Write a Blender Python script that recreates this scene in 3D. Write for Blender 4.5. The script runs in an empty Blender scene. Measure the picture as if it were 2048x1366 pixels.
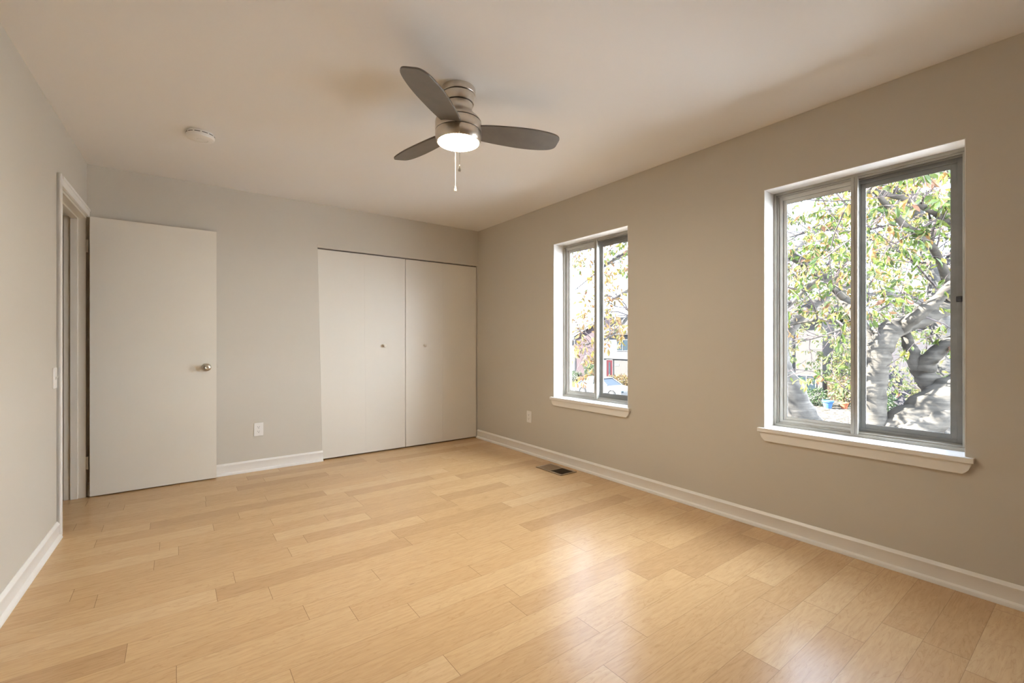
import bpy, bmesh, math, random
from mathutils import Vector, Matrix

S = bpy.context.scene
COL = S.collection
PI = math.pi

# ------------------------------------------------------------------ camera, sky, sun, exposure
CAM = Vector((-2.875, -4.53, 1.131))
YAW = math.radians(36.7)
FPX = 904.0
cam = bpy.data.cameras.new('camera')
cam.sensor_width = 36.0
cam.lens = 36.0 * FPX / 2048.0
cam.shift_y = 0.0005
cam.clip_start = 0.02
cam.clip_end = 500
camo = bpy.data.objects.new('camera', cam)
COL.objects.link(camo)
camo.location = CAM
camo.rotation_euler = (PI / 2, 0, -YAW)
S.camera = camo

world = bpy.data.worlds.new('sky')
S.world = world
world.use_nodes = True
wt = world.node_tree
bgn = wt.nodes['Background']
SKY_BASE, SKY_BOOST = 9.0, 24.0
# hazy sky; its unseen side is boosted to light the back wall
wtc = wt.nodes.new('ShaderNodeTexCoord')
wdot = wt.nodes.new('ShaderNodeVectorMath')
wdot.operation = 'DOT_PRODUCT'
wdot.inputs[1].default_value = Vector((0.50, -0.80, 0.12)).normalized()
wt.links.new(wtc.outputs['Generated'], wdot.inputs[0])
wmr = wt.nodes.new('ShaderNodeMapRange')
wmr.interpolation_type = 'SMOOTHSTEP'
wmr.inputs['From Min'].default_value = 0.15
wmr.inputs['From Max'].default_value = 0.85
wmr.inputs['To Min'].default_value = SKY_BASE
wmr.inputs['To Max'].default_value = SKY_BASE + SKY_BOOST
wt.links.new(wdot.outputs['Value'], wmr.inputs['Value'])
wcol = wt.nodes.new('ShaderNodeMix')
wcol.data_type = 'RGBA'
wcol.inputs[6].default_value = (0.60, 0.74, 1.0, 1)      # open sky
wcol.inputs[7].default_value = (0.84, 0.91, 1.0, 1)      # boosted unseen side
wfac = wt.nodes.new('ShaderNodeMapRange')
wfac.interpolation_type = 'SMOOTHSTEP'
wfac.inputs['From Min'].default_value = 0.15
wfac.inputs['From Max'].default_value = 0.85
wt.links.new(wdot.outputs['Value'], wfac.inputs['Value'])
wt.links.new(wfac.outputs['Result'], wcol.inputs[0])
wt.links.new(wcol.outputs[2], bgn.inputs[0])
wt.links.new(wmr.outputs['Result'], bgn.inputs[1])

sun = bpy.data.lights.new('sun', 'SUN')
sun.energy = 98.0
sun.angle = math.radians(0.6)
sun.color = (1.0, 0.95, 0.87)
suno = bpy.data.objects.new('sun', sun)
COL.objects.link(suno)
suno.location = (-6, 30, 25)
suno.rotation_euler = Vector((-0.46, 0.50, 0.50)).to_track_quat('Z', 'Y').to_euler()

LAMP_STRENGTH = 168.0
S.view_settings.view_transform = 'Standard'
S.view_settings.look = 'None'
S.view_settings.gamma = 1.0
S.view_settings.use_curve_mapping = False
S.view_settings.exposure = 0.30
S.cycles.use_denoising = True
S.cycles.max_bounces = 14
S.cycles.diffuse_bounces = 9
S.cycles.glossy_bounces = 4
S.cycles.transparent_max_bounces = 12
S.cycles.sample_clamp_indirect = 8.0

FWD = Vector((math.sin(YAW), math.cos(YAW), 0))
RGT = Vector((math.cos(YAW), -math.sin(YAW), 0))


def at(u, v, d):
    """World point seen along a sight line of the survey at a real distance d."""
    return CAM + d * (FWD + RGT * ((u - 1024) / FPX) - Vector((0, 0, 1)) * ((v - 684) / FPX))


# ------------------------------------------------------------------ material helpers
def mat(name, color=(0.8, 0.8, 0.8), rough=0.5, metal=0.0, spec=0.5, noise=0.0, nscale=8.0, bump=0.0, bscale=60.0):
    m = bpy.data.materials.new(name)
    m.use_nodes = True
    nt = m.node_tree
    b = nt.nodes['Principled BSDF']
    b.inputs['Base Color'].default_value = (*color, 1)
    b.inputs['Roughness'].default_value = rough
    b.inputs['Metallic'].default_value = metal
    b.inputs['Specular IOR Level'].default_value = spec
    tc = nt.nodes.new('ShaderNodeTexCoord')
    if noise:
        n = nt.nodes.new('ShaderNodeTexNoise')
        n.inputs['Scale'].default_value = nscale
        n.inputs['Detail'].default_value = 5
        nt.links.new(tc.outputs['Object'], n.inputs['Vector'])
        r = nt.nodes.new('ShaderNodeValToRGB')
        r.color_ramp.elements[0].position = 0.3
        r.color_ramp.elements[1].position = 0.7
        r.color_ramp.elements[0].color = (*[c * (1 - noise) for c in color], 1)
        r.color_ramp.elements[1].color = (*[min(1, c * (1 + noise)) for c in color], 1)
        nt.links.new(n.outputs['Fac'], r.inputs['Fac'])
        nt.links.new(r.outputs['Color'], b.inputs['Base Color'])
    if bump:
        n2 = nt.nodes.new('ShaderNodeTexNoise')
        n2.inputs['Scale'].default_value = bscale
        n2.inputs['Detail'].default_value = 4
        nt.links.new(tc.outputs['Object'], n2.inputs['Vector'])
        bm = nt.nodes.new('ShaderNodeBump')
        bm.inputs['Strength'].default_value = bump
        bm.inputs['Distance'].default_value = 0.01
        nt.links.new(n2.outputs['Fac'], bm.inputs['Height'])
        nt.links.new(bm.outputs['Normal'], b.inputs['Normal'])
    return m


class NT:
    """Tiny node-writing helper."""
    def __init__(self, name):
        self.m = bpy.data.materials.new(name)
        self.m.use_nodes = True
        self.t = self.m.node_tree
        self.b = self.t.nodes['Principled BSDF']

    def n(self, kind, **kw):
        x = self.t.nodes.new(kind)
        for k, v in kw.items():
            setattr(x, k, v)
        return x

    def l(self, a, b):
        self.t.links.new(a, b)

    def math(self, op, a, b=None, clamp=False):
        x = self.n('ShaderNodeMath', operation=op, use_clamp=clamp)
        for i, v in enumerate((a, b)):
            if v is None:
                continue
            if isinstance(v, (int, float)):
                x.inputs[i].default_value = v
            else:
                self.l(v, x.inputs[i])
        return x.outputs[0]

    def ramp(self, fac, stops, interp='LINEAR'):
        r = self.n('ShaderNodeValToRGB')
        r.color_ramp.interpolation = interp
        e = r.color_ramp.elements
        while len(e) < len(stops):
            e.new(0.5)
        for i, (p, c) in enumerate(stops):
            e[i].position = p
            e[i].color = (*c, 1)
        self.l(fac, r.inputs['Fac'])
        return r.outputs['Color']

    def mix(self, fac, a, b, mode='MIX'):
        x = self.n('ShaderNodeMix', data_type='RGBA', blend_type=mode)
        for sock, v in ((x.inputs[0], fac), (x.inputs[6], a), (x.inputs[7], b)):
            if isinstance(v, (int, float)):
                sock.default_value = v
            elif isinstance(v, tuple):
                sock.default_value = (*v, 1)
            else:
                self.l(v, sock)
        return x.outputs[2]


PLANK = 0.127


def floor_material():
    k = NT('maple_planks')
    tc = k.n('ShaderNodeTexCoord')
    sp = k.n('ShaderNodeSeparateXYZ')
    k.l(tc.outputs['Object'], sp.inputs[0])
    X, Y = sp.outputs[0], sp.outputs[1]
    fy = k.math('DIVIDE', k.math('ADD', Y, 2.69 + PLANK * 60), PLANK)
    row = k.math('FLOOR', fy)
    ry = k.math('FRACT', fy)
    w1 = k.n('ShaderNodeTexWhiteNoise', noise_dimensions='1D')
    k.l(row, w1.inputs['W'])
    w1b = k.n('ShaderNodeTexWhiteNoise', noise_dimensions='1D')
    k.l(k.math('ADD', row, 71.3), w1b.inputs['W'])
    length = k.math('ADD', k.math('MULTIPLY', w1b.outputs['Value'], 0.55), 0.5)
    fx = k.math('DIVIDE', k.math('ADD', k.math('ADD', X, 40.0), k.math('MULTIPLY', w1.outputs['Value'], 3.0)), length)
    idx = k.math('FLOOR', fx)
    rx = k.math('FRACT', fx)
    cmb = k.n('ShaderNodeCombineXYZ')
    k.l(row, cmb.inputs[0])
    k.l(idx, cmb.inputs[1])
    w2 = k.n('ShaderNodeTexWhiteNoise', noise_dimensions='2D')
    k.l(cmb.outputs[0], w2.inputs['Vector'])
    rnd = w2.outputs['Value']
    base = k.ramp(rnd, [(0.0, (0.50, 0.318, 0.160)), (0.15, (0.545, 0.356, 0.180)), (0.5, (0.58, 0.385, 0.196)), (0.85, (0.605, 0.412, 0.215)), (1.0, (0.625, 0.435, 0.238))])
    # grain stretched along the plank, shifted for each plank
    gv = k.n('ShaderNodeCombineXYZ')
    k.l(k.math('ADD', k.math('MULTIPLY', X, 2.2), k.math('MULTIPLY', rnd, 37.0)), gv.inputs[0])
    k.l(k.math('ADD', k.math('MULTIPLY', Y, 16.0), k.math('MULTIPLY', rnd, 91.0)), gv.inputs[1])
    g1 = k.n('ShaderNodeTexNoise')
    g1.inputs['Scale'].default_value = 1.0
    g1.inputs['Detail'].default_value = 5
    g1.inputs['Distortion'].default_value = 1.4
    k.l(gv.outputs[0], g1.inputs['Vector'])
    rings = k.math('FRACT', k.math('MULTIPLY', g1.outputs['Fac'], 9.0))
    rings = k.math('ABSOLUTE', k.math('SUBTRACT', rings, 0.5))
    ringc = k.ramp(rings, [(0.0, (0.90, 0.87, 0.83)), (0.14, (1, 1, 1)), (0.5, (1.0, 1.0, 1.0))])
    g2 = k.n('ShaderNodeTexNoise')
    g2.inputs['Scale'].default_value = 5.0
    g2.inputs['Detail'].default_value = 3
    k.l(gv.outputs[0], g2.inputs['Vector'])
    blot = k.ramp(g2.outputs['Fac'], [(0.3, (0.93, 0.91, 0.89)), (0.65, (1.04, 1.04, 1.05))])
    c = k.mix(1.0, base, ringc, 'MULTIPLY')
    c = k.mix(1.0, c, blot, 'MULTIPLY')
    # small dark mineral flecks
    g3 = k.n('ShaderNodeTexNoise')
    g3.inputs['Scale'].default_value = 2.6
    g3.inputs['Detail'].default_value = 2
    k.l(gv.outputs[0], g3.inputs['Vector'])
    fleck = k.ramp(g3.outputs['Fac'], [(0.755, (0, 0, 0)), (0.80, (1, 1, 1))])
    c = k.mix(fleck, c, (0.34, 0.20, 0.10))
    # joints
    ey = k.math('MULTIPLY', k.math('MINIMUM', ry, k.math('SUBTRACT', 1.0, ry)), PLANK)
    ex = k.math('MULTIPLY', k.math('MINIMUM', rx, k.math('SUBTRACT', 1.0, rx)), length)
    jy = k.math('LESS_THAN', ey, 0.0009)
    jx = k.math('LESS_THAN', ex, 0.0010)
    seam = k.math('MAXIMUM', k.math('MULTIPLY', jy, 0.45), k.math('MULTIPLY', jx, 0.75))
    c = k.mix(seam, c, (0.22, 0.125, 0.06))
    k.l(c, k.b.inputs['Base Color'])
    k.b.inputs['Roughness'].default_value = 0.24
    k.b.inputs['Specular IOR Level'].default_value = 0.5
    bn = k.n('ShaderNodeBump')
    bn.inputs['Strength'].default_value = 0.25
    bn.inputs['Distance'].default_value = 0.001
    k.l(k.math('SUBTRACT', k.math('MULTIPLY', rnd, 0.4), seam), bn.inputs['Height'])
    k.l(bn.outputs['Normal'], k.b.inputs['Normal'])
    return k.m


def glass_material(name):
    k = NT(name)
    k.t.nodes.remove(k.b)
    out = k.t.nodes['Material Output']
    tr = k.n('ShaderNodeBsdfTransparent')
    tr.inputs[0].default_value = (0.95, 0.96, 0.96, 1)
    gl = k.n('ShaderNodeBsdfGlossy')
    gl.inputs['Roughness'].default_value = 0.02
    fr = k.n('ShaderNodeLayerWeight')
    fr.inputs['Blend'].default_value = 0.5
    f5 = k.math('MULTIPLY_ADD', k.math('POWER', fr.outputs['Facing'], 5.0), 0.9)
    f5.node.inputs[2].default_value = 0.035
    mx = k.n('ShaderNodeMixShader')
    k.l(f5, mx.inputs[0])
    k.l(tr.outputs[0], mx.inputs[1])
    k.l(gl.outputs[0], mx.inputs[2])
    k.l(mx.outputs[0], out.inputs['Surface'])
    return k.m


def leaf_material(name, stops):
    k = NT(name)
    k.t.nodes.remove(k.b)
    out = k.t.nodes['Material Output']
    g = k.n('ShaderNodeNewGeometry')
    col = k.ramp(g.outputs['Random Per Island'], stops)
    d = k.n('ShaderNodeBsdfDiffuse')
    t = k.n('ShaderNodeBsdfTranslucent')
    k.l(col, d.inputs[0])
    k.l(col, t.inputs[0])
    mx = k.n('ShaderNodeMixShader')
    mx.inputs[0].default_value = 0.45
    k.l(d.outputs[0], mx.inputs[1])
    k.l(t.outputs[0], mx.inputs[2])
    gl = k.n('ShaderNodeBsdfGlossy')
    gl.inputs['Roughness'].default_value = 0.35
    m2 = k.n('ShaderNodeMixShader')
    m2.inputs[0].default_value = 0.025
    k.l(mx.outputs[0], m2.inputs[1])
    k.l(gl.outputs[0], m2.inputs[2])
    k.l(m2.outputs[0], out.inputs['Surface'])
    return k.m


def bark_material(name, dark, light):
    k = NT(name)
    tc = k.n('ShaderNodeTexCoord')
    mp = k.n('ShaderNodeMapping')
    mp.inputs['Scale'].default_value = (2.2, 2.2, 17)
    k.l(tc.outputs['Object'], mp.inputs[0])
    n1 = k.n('ShaderNodeTexNoise')
    n1.inputs['Scale'].default_value = 1.5
    n1.inputs['Detail'].default_value = 3
    k.l(mp.outputs[0], n1.inputs['Vector'])
    n2 = k.n('ShaderNodeTexNoise')
    n2.inputs['Scale'].default_value = 5
    n2.inputs['Detail'].default_value = 4
    k.l(tc.outputs['Object'], n2.inputs['Vector'])
    f = k.math('MULTIPLY', k.math('ADD', n1.outputs['Fac'], n2.outputs['Fac']), 0.5)
    k.l(k.ramp(f, [(0.40, dark), (0.52, tuple((a + b) / 2 for a, b in zip(dark, light))), (0.63, light)]), k.b.inputs['Base Color'])
    k.b.inputs['Roughness'].default_value = 0.85
    k.b.inputs['Specular IOR Level'].default_value = 0.0
    bn = k.n('ShaderNodeBump')
    bn.inputs['Strength'].default_value = 0.35
    bn.inputs['Distance'].default_value = 0.03
    k.l(f, bn.inputs['Height'])
    k.l(bn.outputs['Normal'], k.b.inputs['Normal'])
    return k.m


def brick_material(name, c1, c2, mortar, scale=1.0):
    k = NT(name)
    tc = k.n('ShaderNodeTexCoord')
    sp = k.n('ShaderNodeSeparateXYZ')
    k.l(tc.outputs['Object'], sp.inputs[0])
    cb = k.n('ShaderNodeCombineXYZ')
    k.l(k.math('ADD', sp.outputs[1], sp.outputs[0]), cb.inputs[0])
    k.l(sp.outputs[2], cb.inputs[1])
    br = k.n('ShaderNodeTexBrick')
    br.inputs['Color1'].default_value = (*c1, 1)
    br.inputs['Color2'].default_value = (*c2, 1)
    br.inputs['Mortar'].default_value = (*mortar, 1)
    br.inputs['Scale'].default_value = scale
    br.inputs['Brick Width'].default_value = 0.21
    br.inputs['Row Height'].default_value = 0.075
    br.inputs['Mortar Size'].default_value = 0.008
    k.l(cb.outputs[0], br.inputs['Vector'])
    k.l(br.outputs['Color'], k.b.inputs['Base Color'])
    k.b.inputs['Roughness'].default_value = 0.85
    k.b.inputs['Specular IOR Level'].default_value = 0.0
    return k.m


def ground_material():
    k = NT('asphalt_and_lot')
    tc = k.n('ShaderNodeTexCoord')
    n = k.n('ShaderNodeTexNoise')
    n.inputs['Scale'].default_value = 0.8
    n.inputs['Detail'].default_value = 8
    k.l(tc.outputs['Object'], n.inputs['Vector'])
    k.l(k.ramp(n.outputs['Fac'], [(0.3, (0.20, 0.195, 0.19)), (0.7, (0.28, 0.275, 0.265))]), k.b.inputs['Base Color'])
    k.b.inputs['Roughness'].default_value = 0.9
    k.b.inputs['Specular IOR Level'].default_value = 0.0
    return k.m


def litter_material(name, a, b, c):
    k = NT(name)
    tc = k.n('ShaderNodeTexCoord')
    v = k.n('ShaderNodeTexVoronoi')
    v.inputs['Scale'].default_value = 7.0
    k.l(tc.outputs['Object'], v.inputs['Vector'])
    s = k.n('ShaderNodeSeparateXYZ')
    k.l(v.outputs['Color'], s.inputs[0])
    k.l(k.ramp(s.outputs[0], [(0.0, a), (0.45, b), (0.75, c), (1.0, a)]), k.b.inputs['Base Color'])
    k.b.inputs['Roughness'].default_value = 0.95
    k.b.inputs['Specular IOR Level'].default_value = 0.0
    return k.m


M = {}
M['wall'] = mat('greige_wall_paint', (0.615, 0.582, 0.517), 0.6, spec=0.25, bump=0.02, bscale=180)
M['ceiling'] = mat('ceiling_paint', (0.86, 0.85, 0.83), 0.8, spec=0.2, bump=0.02, bscale=120)
M['trim'] = mat('white_trim_paint', (0.86, 0.85, 0.82), 0.35, spec=0.4)
M['door'] = mat('warm_white_door_paint', (0.78, 0.745, 0.665), 0.4, spec=0.35, noise=0.015, nscale=2)
M['closet'] = mat('closet_door_paint', (0.755, 0.725, 0.66), 0.38, spec=0.4, noise=0.012, nscale=2)
M['floor'] = floor_material()
M['alu'] = mat('weathered_aluminium', (0.40, 0.385, 0.34), 0.45, metal=0.3, noise=0.10, nscale=9)
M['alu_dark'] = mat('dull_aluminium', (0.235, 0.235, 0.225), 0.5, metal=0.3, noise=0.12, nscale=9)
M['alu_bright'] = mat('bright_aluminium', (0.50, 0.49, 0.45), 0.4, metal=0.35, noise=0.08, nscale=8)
M['sillwood'] = mat('old_sill_paint', (0.66, 0.64, 0.60), 0.6, noise=0.15, nscale=14)
M['rubber'] = mat('black_seal', (0.05, 0.045, 0.04), 0.6)
M['glass'] = glass_material('window_glass')
M['nickel'] = mat('brushed_nickel', (0.66, 0.60, 0.52), 0.32, metal=1.0, noise=0.04, nscale=40)
M['groove'] = mat('dark_groove', (0.12, 0.11, 0.10), 0.5, metal=0.6)
M['blade'] = mat('dark_walnut_blade', (0.125, 0.108, 0.09), 0.38, spec=0.5, noise=0.12, nscale=14)
M['chain'] = mat('chain_metal', (0.42, 0.39, 0.33), 0.35, metal=0.5)
M['plastic'] = mat('white_plastic', (0.86, 0.85, 0.82), 0.35)
M['slot'] = mat('dark_slot', (0.05, 0.045, 0.04), 0.6)
M['bronze'] = mat('brown_vent_metal', (0.33, 0.245, 0.155), 0.4, metal=0.5, noise=0.1, nscale=20)
M['bronze_dark'] = mat('dark_vent_metal', (0.12, 0.085, 0.05), 0.5, metal=0.4)
M['chrome'] = mat('satin_chrome', (0.58, 0.54, 0.46), 0.3, metal=1.0)
M['black'] = mat('black_plastic', (0.03, 0.03, 0.032), 0.4)
M['track'] = mat('track_metal', (0.16, 0.14, 0.12), 0.5, metal=0.6)
M['outwall'] = mat('facade_render', (0.5, 0.45, 0.4), 0.9)
k = NT('lit_lens')
k.b.inputs['Base Color'].default_value = (0.9, 0.9, 0.88, 1)
k.b.inputs['Emission Color'].default_value = (1.0, 0.89, 0.73, 1)
k.b.inputs['Emission Strength'].default_value = LAMP_STRENGTH
M['lens'] = k.m

# outdoors
M['ground'] = ground_material()
M['bounce'] = mat('pale_bounce', (0.80, 0.79, 0.77), 0.9, noise=0.08, nscale=1.5, spec=0.0)
M['dimming'] = mat('dimming_ground', (0.06, 0.045, 0.032), 0.95, noise=0.3, nscale=9, spec=0.0)
M['litter'] = litter_material('leaf_litter', (0.034, 0.030, 0.025), (0.085, 0.080, 0.070), (0.020, 0.017, 0.013))
M['lawn'] = litter_material('lawn_grass', (0.0181, 0.0235, 0.0081), (0.0307, 0.0323, 0.0145), (0.0378, 0.0323, 0.0155))
M['bark'] = bark_material('cherry_bark', (0.030, 0.028, 0.025), (0.070, 0.064, 0.056))
M['bark2'] = bark_material('grey_bark', (0.030, 0.0292, 0.028), (0.066, 0.063, 0.059))
M['twig'] = mat('twig_bark', (0.0580, 0.0479, 0.0479), 0.6, noise=0.3, nscale=9, spec=0.05)
M['leaf'] = leaf_material('cherry_leaf', [(0.0, (0.0268, 0.0496, 0.0096)), (0.35, (0.0459, 0.0708, 0.0123)), (0.62, (0.0813, 0.0957, 0.0190)), (0.78, (0.1291, 0.1128, 0.0249)), (0.90, (0.1577, 0.0861, 0.0286)), (1.0, (0.1434, 0.0717, 0.0527))])
M['leaf_gold'] = leaf_material('autumn_leaf', [(0.0, (0.0727, 0.0727, 0.0192)), (0.3, (0.1109, 0.0865, 0.0192)), (0.6, (0.1331, 0.0796, 0.0222)), (0.85, (0.1331, 0.0582, 0.0222)), (1.0, (0.0773, 0.0582, 0.0245))])
M['leaf_far'] = leaf_material('background_leaf', [(0.0, (0.0306, 0.0459, 0.0134)), (0.5, (0.0603, 0.0754, 0.0240)), (0.8, (0.0994, 0.0938, 0.0336)), (1.0, (0.1205, 0.0813, 0.0392))])
M['bush'] = leaf_material('shrub_leaf', [(0.0, (0.0153, 0.0306, 0.0123)), (0.6, (0.0336, 0.0573, 0.0240)), (1.0, (0.0754, 0.0909, 0.0421))])
M['hedge'] = leaf_material('rusty_hedge_leaf', [(0.0, (0.0523, 0.0306, 0.0121)), (0.6, (0.0842, 0.0523, 0.0204)), (1.0, (0.0708, 0.0683, 0.0242))])
M['brick'] = brick_material('red_brick', (0.036, 0.026, 0.028), (0.044, 0.032, 0.034), (0.046, 0.041, 0.043))
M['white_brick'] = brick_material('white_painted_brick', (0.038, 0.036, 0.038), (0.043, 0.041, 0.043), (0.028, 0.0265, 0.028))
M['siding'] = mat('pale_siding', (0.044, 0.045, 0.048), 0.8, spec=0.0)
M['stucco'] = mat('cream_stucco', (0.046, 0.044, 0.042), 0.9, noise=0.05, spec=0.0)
M['roof'] = mat('shingle_roof', (0.030, 0.029, 0.029), 0.9, noise=0.15, nscale=6, spec=0.0)
M['roof_dark'] = mat('dark_fascia', (0.014, 0.014, 0.018), 0.8, spec=0.0)
M['houseglass'] = mat('dark_house_glass', (0.012, 0.018, 0.022), 0.25, spec=0.06)
M['housetrim'] = mat('house_white_trim', (0.064, 0.063, 0.062), 0.6, spec=0.0)
M['red_door'] = mat('red_paint', (0.032, 0.010, 0.012), 0.5, spec=0.0)
M['fence'] = mat('brown_fence_wood', (0.0354, 0.0252, 0.0186), 0.85, noise=0.15, nscale=12, spec=0.0)
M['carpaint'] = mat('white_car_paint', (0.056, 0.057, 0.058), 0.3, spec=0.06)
M['carglass'] = mat('car_glass', (0.010, 0.014, 0.018), 0.2, spec=0.08)
M['tyre'] = mat('tyre_rubber', (0.03, 0.03, 0.03), 0.8, spec=0.0)
M['taillight'] = mat('red_taillight', (0.45, 0.03, 0.03), 0.3, spec=0.0)
M['terracotta'] = mat('terracotta', (0.225, 0.077, 0.041), 0.7, spec=0.0)
M['bluepot'] = mat('blue_glaze', (0.045, 0.099, 0.189), 0.3, spec=0.0)
M['stone'] = mat('grey_stone', (0.117, 0.113, 0.113), 0.9, noise=0.2, spec=0.0)


# ------------------------------------------------------------------ mesh helpers
class MB:
    def __init__(self):
        self.bm = bmesh.new()

    def box(self, lo, hi):
        x0, y0, z0 = lo
        x1, y1, z1 = hi
        x0, x1 = min(x0, x1), max(x0, x1)
        y0, y1 = min(y0, y1), max(y0, y1)
        z0, z1 = min(z0, z1), max(z0, z1)
        v = [self.bm.verts.new(p) for p in ((x0, y0, z0), (x1, y0, z0), (x1, y1, z0), (x0, y1, z0), (x0, y0, z1), (x1, y0, z1), (x1, y1, z1), (x0, y1, z1))]
        for f in ((0, 3, 2, 1), (4, 5, 6, 7), (0, 1, 5, 4), (1, 2, 6, 5), (2, 3, 7, 6), (3, 0, 4, 7)):
            self.bm.faces.new([v[i] for i in f])
        return self

    def prism(self, poly, d0, d1, axis):
        """Extrude a 2D polygon along an axis. axis 0: poly=(y,z), 1: poly=(x,z), 2: poly=(x,y)."""
        def p3(a, b, d):
            return {0: (d, a, b), 1: (a, d, b), 2: (a, b, d)}[axis]
        A = [self.bm.verts.new(p3(a, b, d0)) for a, b in poly]
        B = [self.bm.verts.new(p3(a, b, d1)) for a, b in poly]
        n = len(poly)
        self.bm.faces.new(A)
        self.bm.faces.new(B[::-1])
        for i in range(n):
            j = (i + 1) % n
            self.bm.faces.new((A[j], A[i], B[i], B[j]))
        return self

    def lathe(self, prof, c=(0, 0, 0), axis=2, segs=48):
        """Revolve (r, h) pairs about an axis through c."""
        rings = []
        for r, h in prof:
            ring = []
            if r < 1e-6:
                a = [0, 0, 0]
                a[axis] = h
                ring = [self.bm.verts.new(Vector(c) + Vector(a))]
            else:
                for s in range(segs):
                    t = 2 * PI * s / segs
                    a = [0, 0, 0]
                    a[axis] = h
                    a[(axis + 1) % 3] = r * math.cos(t)
                    a[(axis + 2) % 3] = r * math.sin(t)
                    ring.append(self.bm.verts.new(Vector(c) + Vector(a)))
            rings.append(ring)
        for A, B in zip(rings, rings[1:]):
            for s in range(segs):
                t = (s + 1) % segs
                a0, a1 = A[s % len(A)], A[t % len(A)]
                b0, b1 = B[s % len(B)], B[t % len(B)]
                vs = []
                for v in (a0, a1, b1, b0):
                    if v not in vs:
                        vs.append(v)
                if len(vs) >= 3:
                    try:
                        self.bm.faces.new(vs)
                    except ValueError:
                        pass
        return self

    def tube(self, pts, rad, segs=8, cap=True):
        pts = [Vector(p) for p in pts]
        if isinstance(rad, (int, float)):
            rad = [rad] * len(pts)
        rings = []
        up = Vector((0.31, 0.17, 0.93))
        for i, p in enumerate(pts):
            d = (pts[min(i + 1, len(pts) - 1)] - pts[max(i - 1, 0)])
            if d.length < 1e-9:
                d = Vector((0, 0, 1))
            d.normalize()
            a = d.cross(up)
            if a.length < 1e-3:
                a = d.cross(Vector((1, 0, 0)))
            a.normalize()
            b = d.cross(a)
            rings.append([self.bm.verts.new(p + rad[i] * (a * math.cos(2 * PI * s / segs) + b * math.sin(2 * PI * s / segs))) for s in range(segs)])
        for A, B in zip(rings, rings[1:]):
            for s in range(segs):
                t = (s + 1) % segs
                self.bm.faces.new((A[s], A[t], B[t], B[s]))
        if cap:
            self.bm.faces.new(rings[0][::-1])
            self.bm.faces.new(rings[-1])
        return self

    def build(self, name, material, parent=None, origin=None, smooth=None, bevel=0.0, bseg=2, local=False):
        me = bpy.data.meshes.new(name)
        bm = self.bm
        bmesh.ops.recalc_face_normals(bm, faces=bm.faces)
        if bevel:
            bmesh.ops.bevel(bm, geom=[e for e in bm.edges if len(e.link_faces) == 2 and e.calc_face_angle(0) > 0.6], offset=bevel, segments=bseg, profile=0.6, affect='EDGES', clamp_overlap=True)
        o = bpy.data.objects.new(name, me)
        COL.objects.link(o)
        off = Vector((0, 0, 0))
        if parent is not None:
            o.parent = parent
            if not local:
                q = parent
                while q is not None:
                    off += q.location
                    q = q.parent
        elif origin is not None:
            off = Vector(origin)
            o.location = off
        if off.length:
            bmesh.ops.translate(bm, verts=bm.verts, vec=-off)
        bm.to_mesh(me)
        bm.free()
        me.materials.append(material)
        if smooth is not None:
            me.polygons.foreach_set('use_smooth', [True] * len(me.polygons))
            try:
                me.set_sharp_from_angle(angle=math.radians(smooth))
            except Exception:
                pass
        return o


def smooth_poly(pts, rad, sub=4):
    """Catmull-Rom through the given points."""
    P = [Vector(p) for p in pts]
    out, ro = [], []
    for i in range(len(P) - 1):
        p0 = P[max(i - 1, 0)]
        p1, p2 = P[i], P[i + 1]
        p3 = P[min(i + 2, len(P) - 1)]
        for j in range(sub):
            t = j / sub
            out.append(0.5 * ((2 * p1) + (p2 - p0) * t + (2 * p0 - 5 * p1 + 4 * p2 - p3) * t * t + (3 * p1 - p0 - 3 * p2 + p3) * t ** 3))
            ro.append(rad[i] + (rad[i + 1] - rad[i]) * t)
    out.append(P[-1])
    ro.append(rad[-1])
    return out, ro


def tag(o, label, cat, group=None, kind=None):
    o['label'] = label
    o['category'] = cat
    if group:
        o['group'] = group
    if kind:
        o['kind'] = kind
    return o


def thing(name, loc, label, cat, group=None, kind=None, rz=0.0):
    o = bpy.data.objects.new(name, None)
    o.empty_display_size = 0.1
    COL.objects.link(o)
    o.location = loc
    o.rotation_euler = (0, 0, rz)
    return tag(o, label, cat, group, kind)


# ------------------------------------------------------------------ room shell
CH = 2.44
XL, YB = -3.394, -7.4  # rear end stretched back out of view, to dim the near end
LROT = math.radians(-1.8)            # the left wall runs 1.8 degrees off square
GZ = -2.9                            # ground outside, one storey down

m = MB().box((-4.7, YB - 0.15, -0.2), (0.22, 0.9, 0.0))
tag(m.build('floor', M['floor']), 'blond maple plank floor of the empty room', 'floor', kind='structure')
m = MB().box((-4.7, YB - 0.15, CH), (0.22, 0.9, CH + 0.2))
tag(m.build('ceiling', M['ceiling']), 'smooth white painted ceiling above the fan', 'ceiling', kind='structure')

CL, CLB, CR, CTOP = -1.794, -1.752, -0.010, 2.047
m = MB()
m.prism([(-4.7, 0.0), (CLB, 0.0), (CL, CTOP), (CL, CH), (-4.7, CH)], 0.0, 0.12, 1)
m.box((CL, 0.0, CTOP), (0.0, 0.12, CH))
m.box((CR, 0.0, 0.0), (0.0, 0.12, CTOP))
tag(m.build('wall_back', M['wall']), 'greige far wall with the white closet doors', 'wall', kind='structure')
m = MB()
m.box((-2.0, 0.75, 0), (0.0, 0.85, CH))
m.box((-2.0, 0.12, 0), (-1.9, 0.75, CH))
m.box((-0.06, 0.12, 0), (0.0, 0.75, CH))
tag(m.build('wall_closet', M['wall']), 'inner walls of the closet behind the white doors', 'wall', kind='structure')

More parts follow.
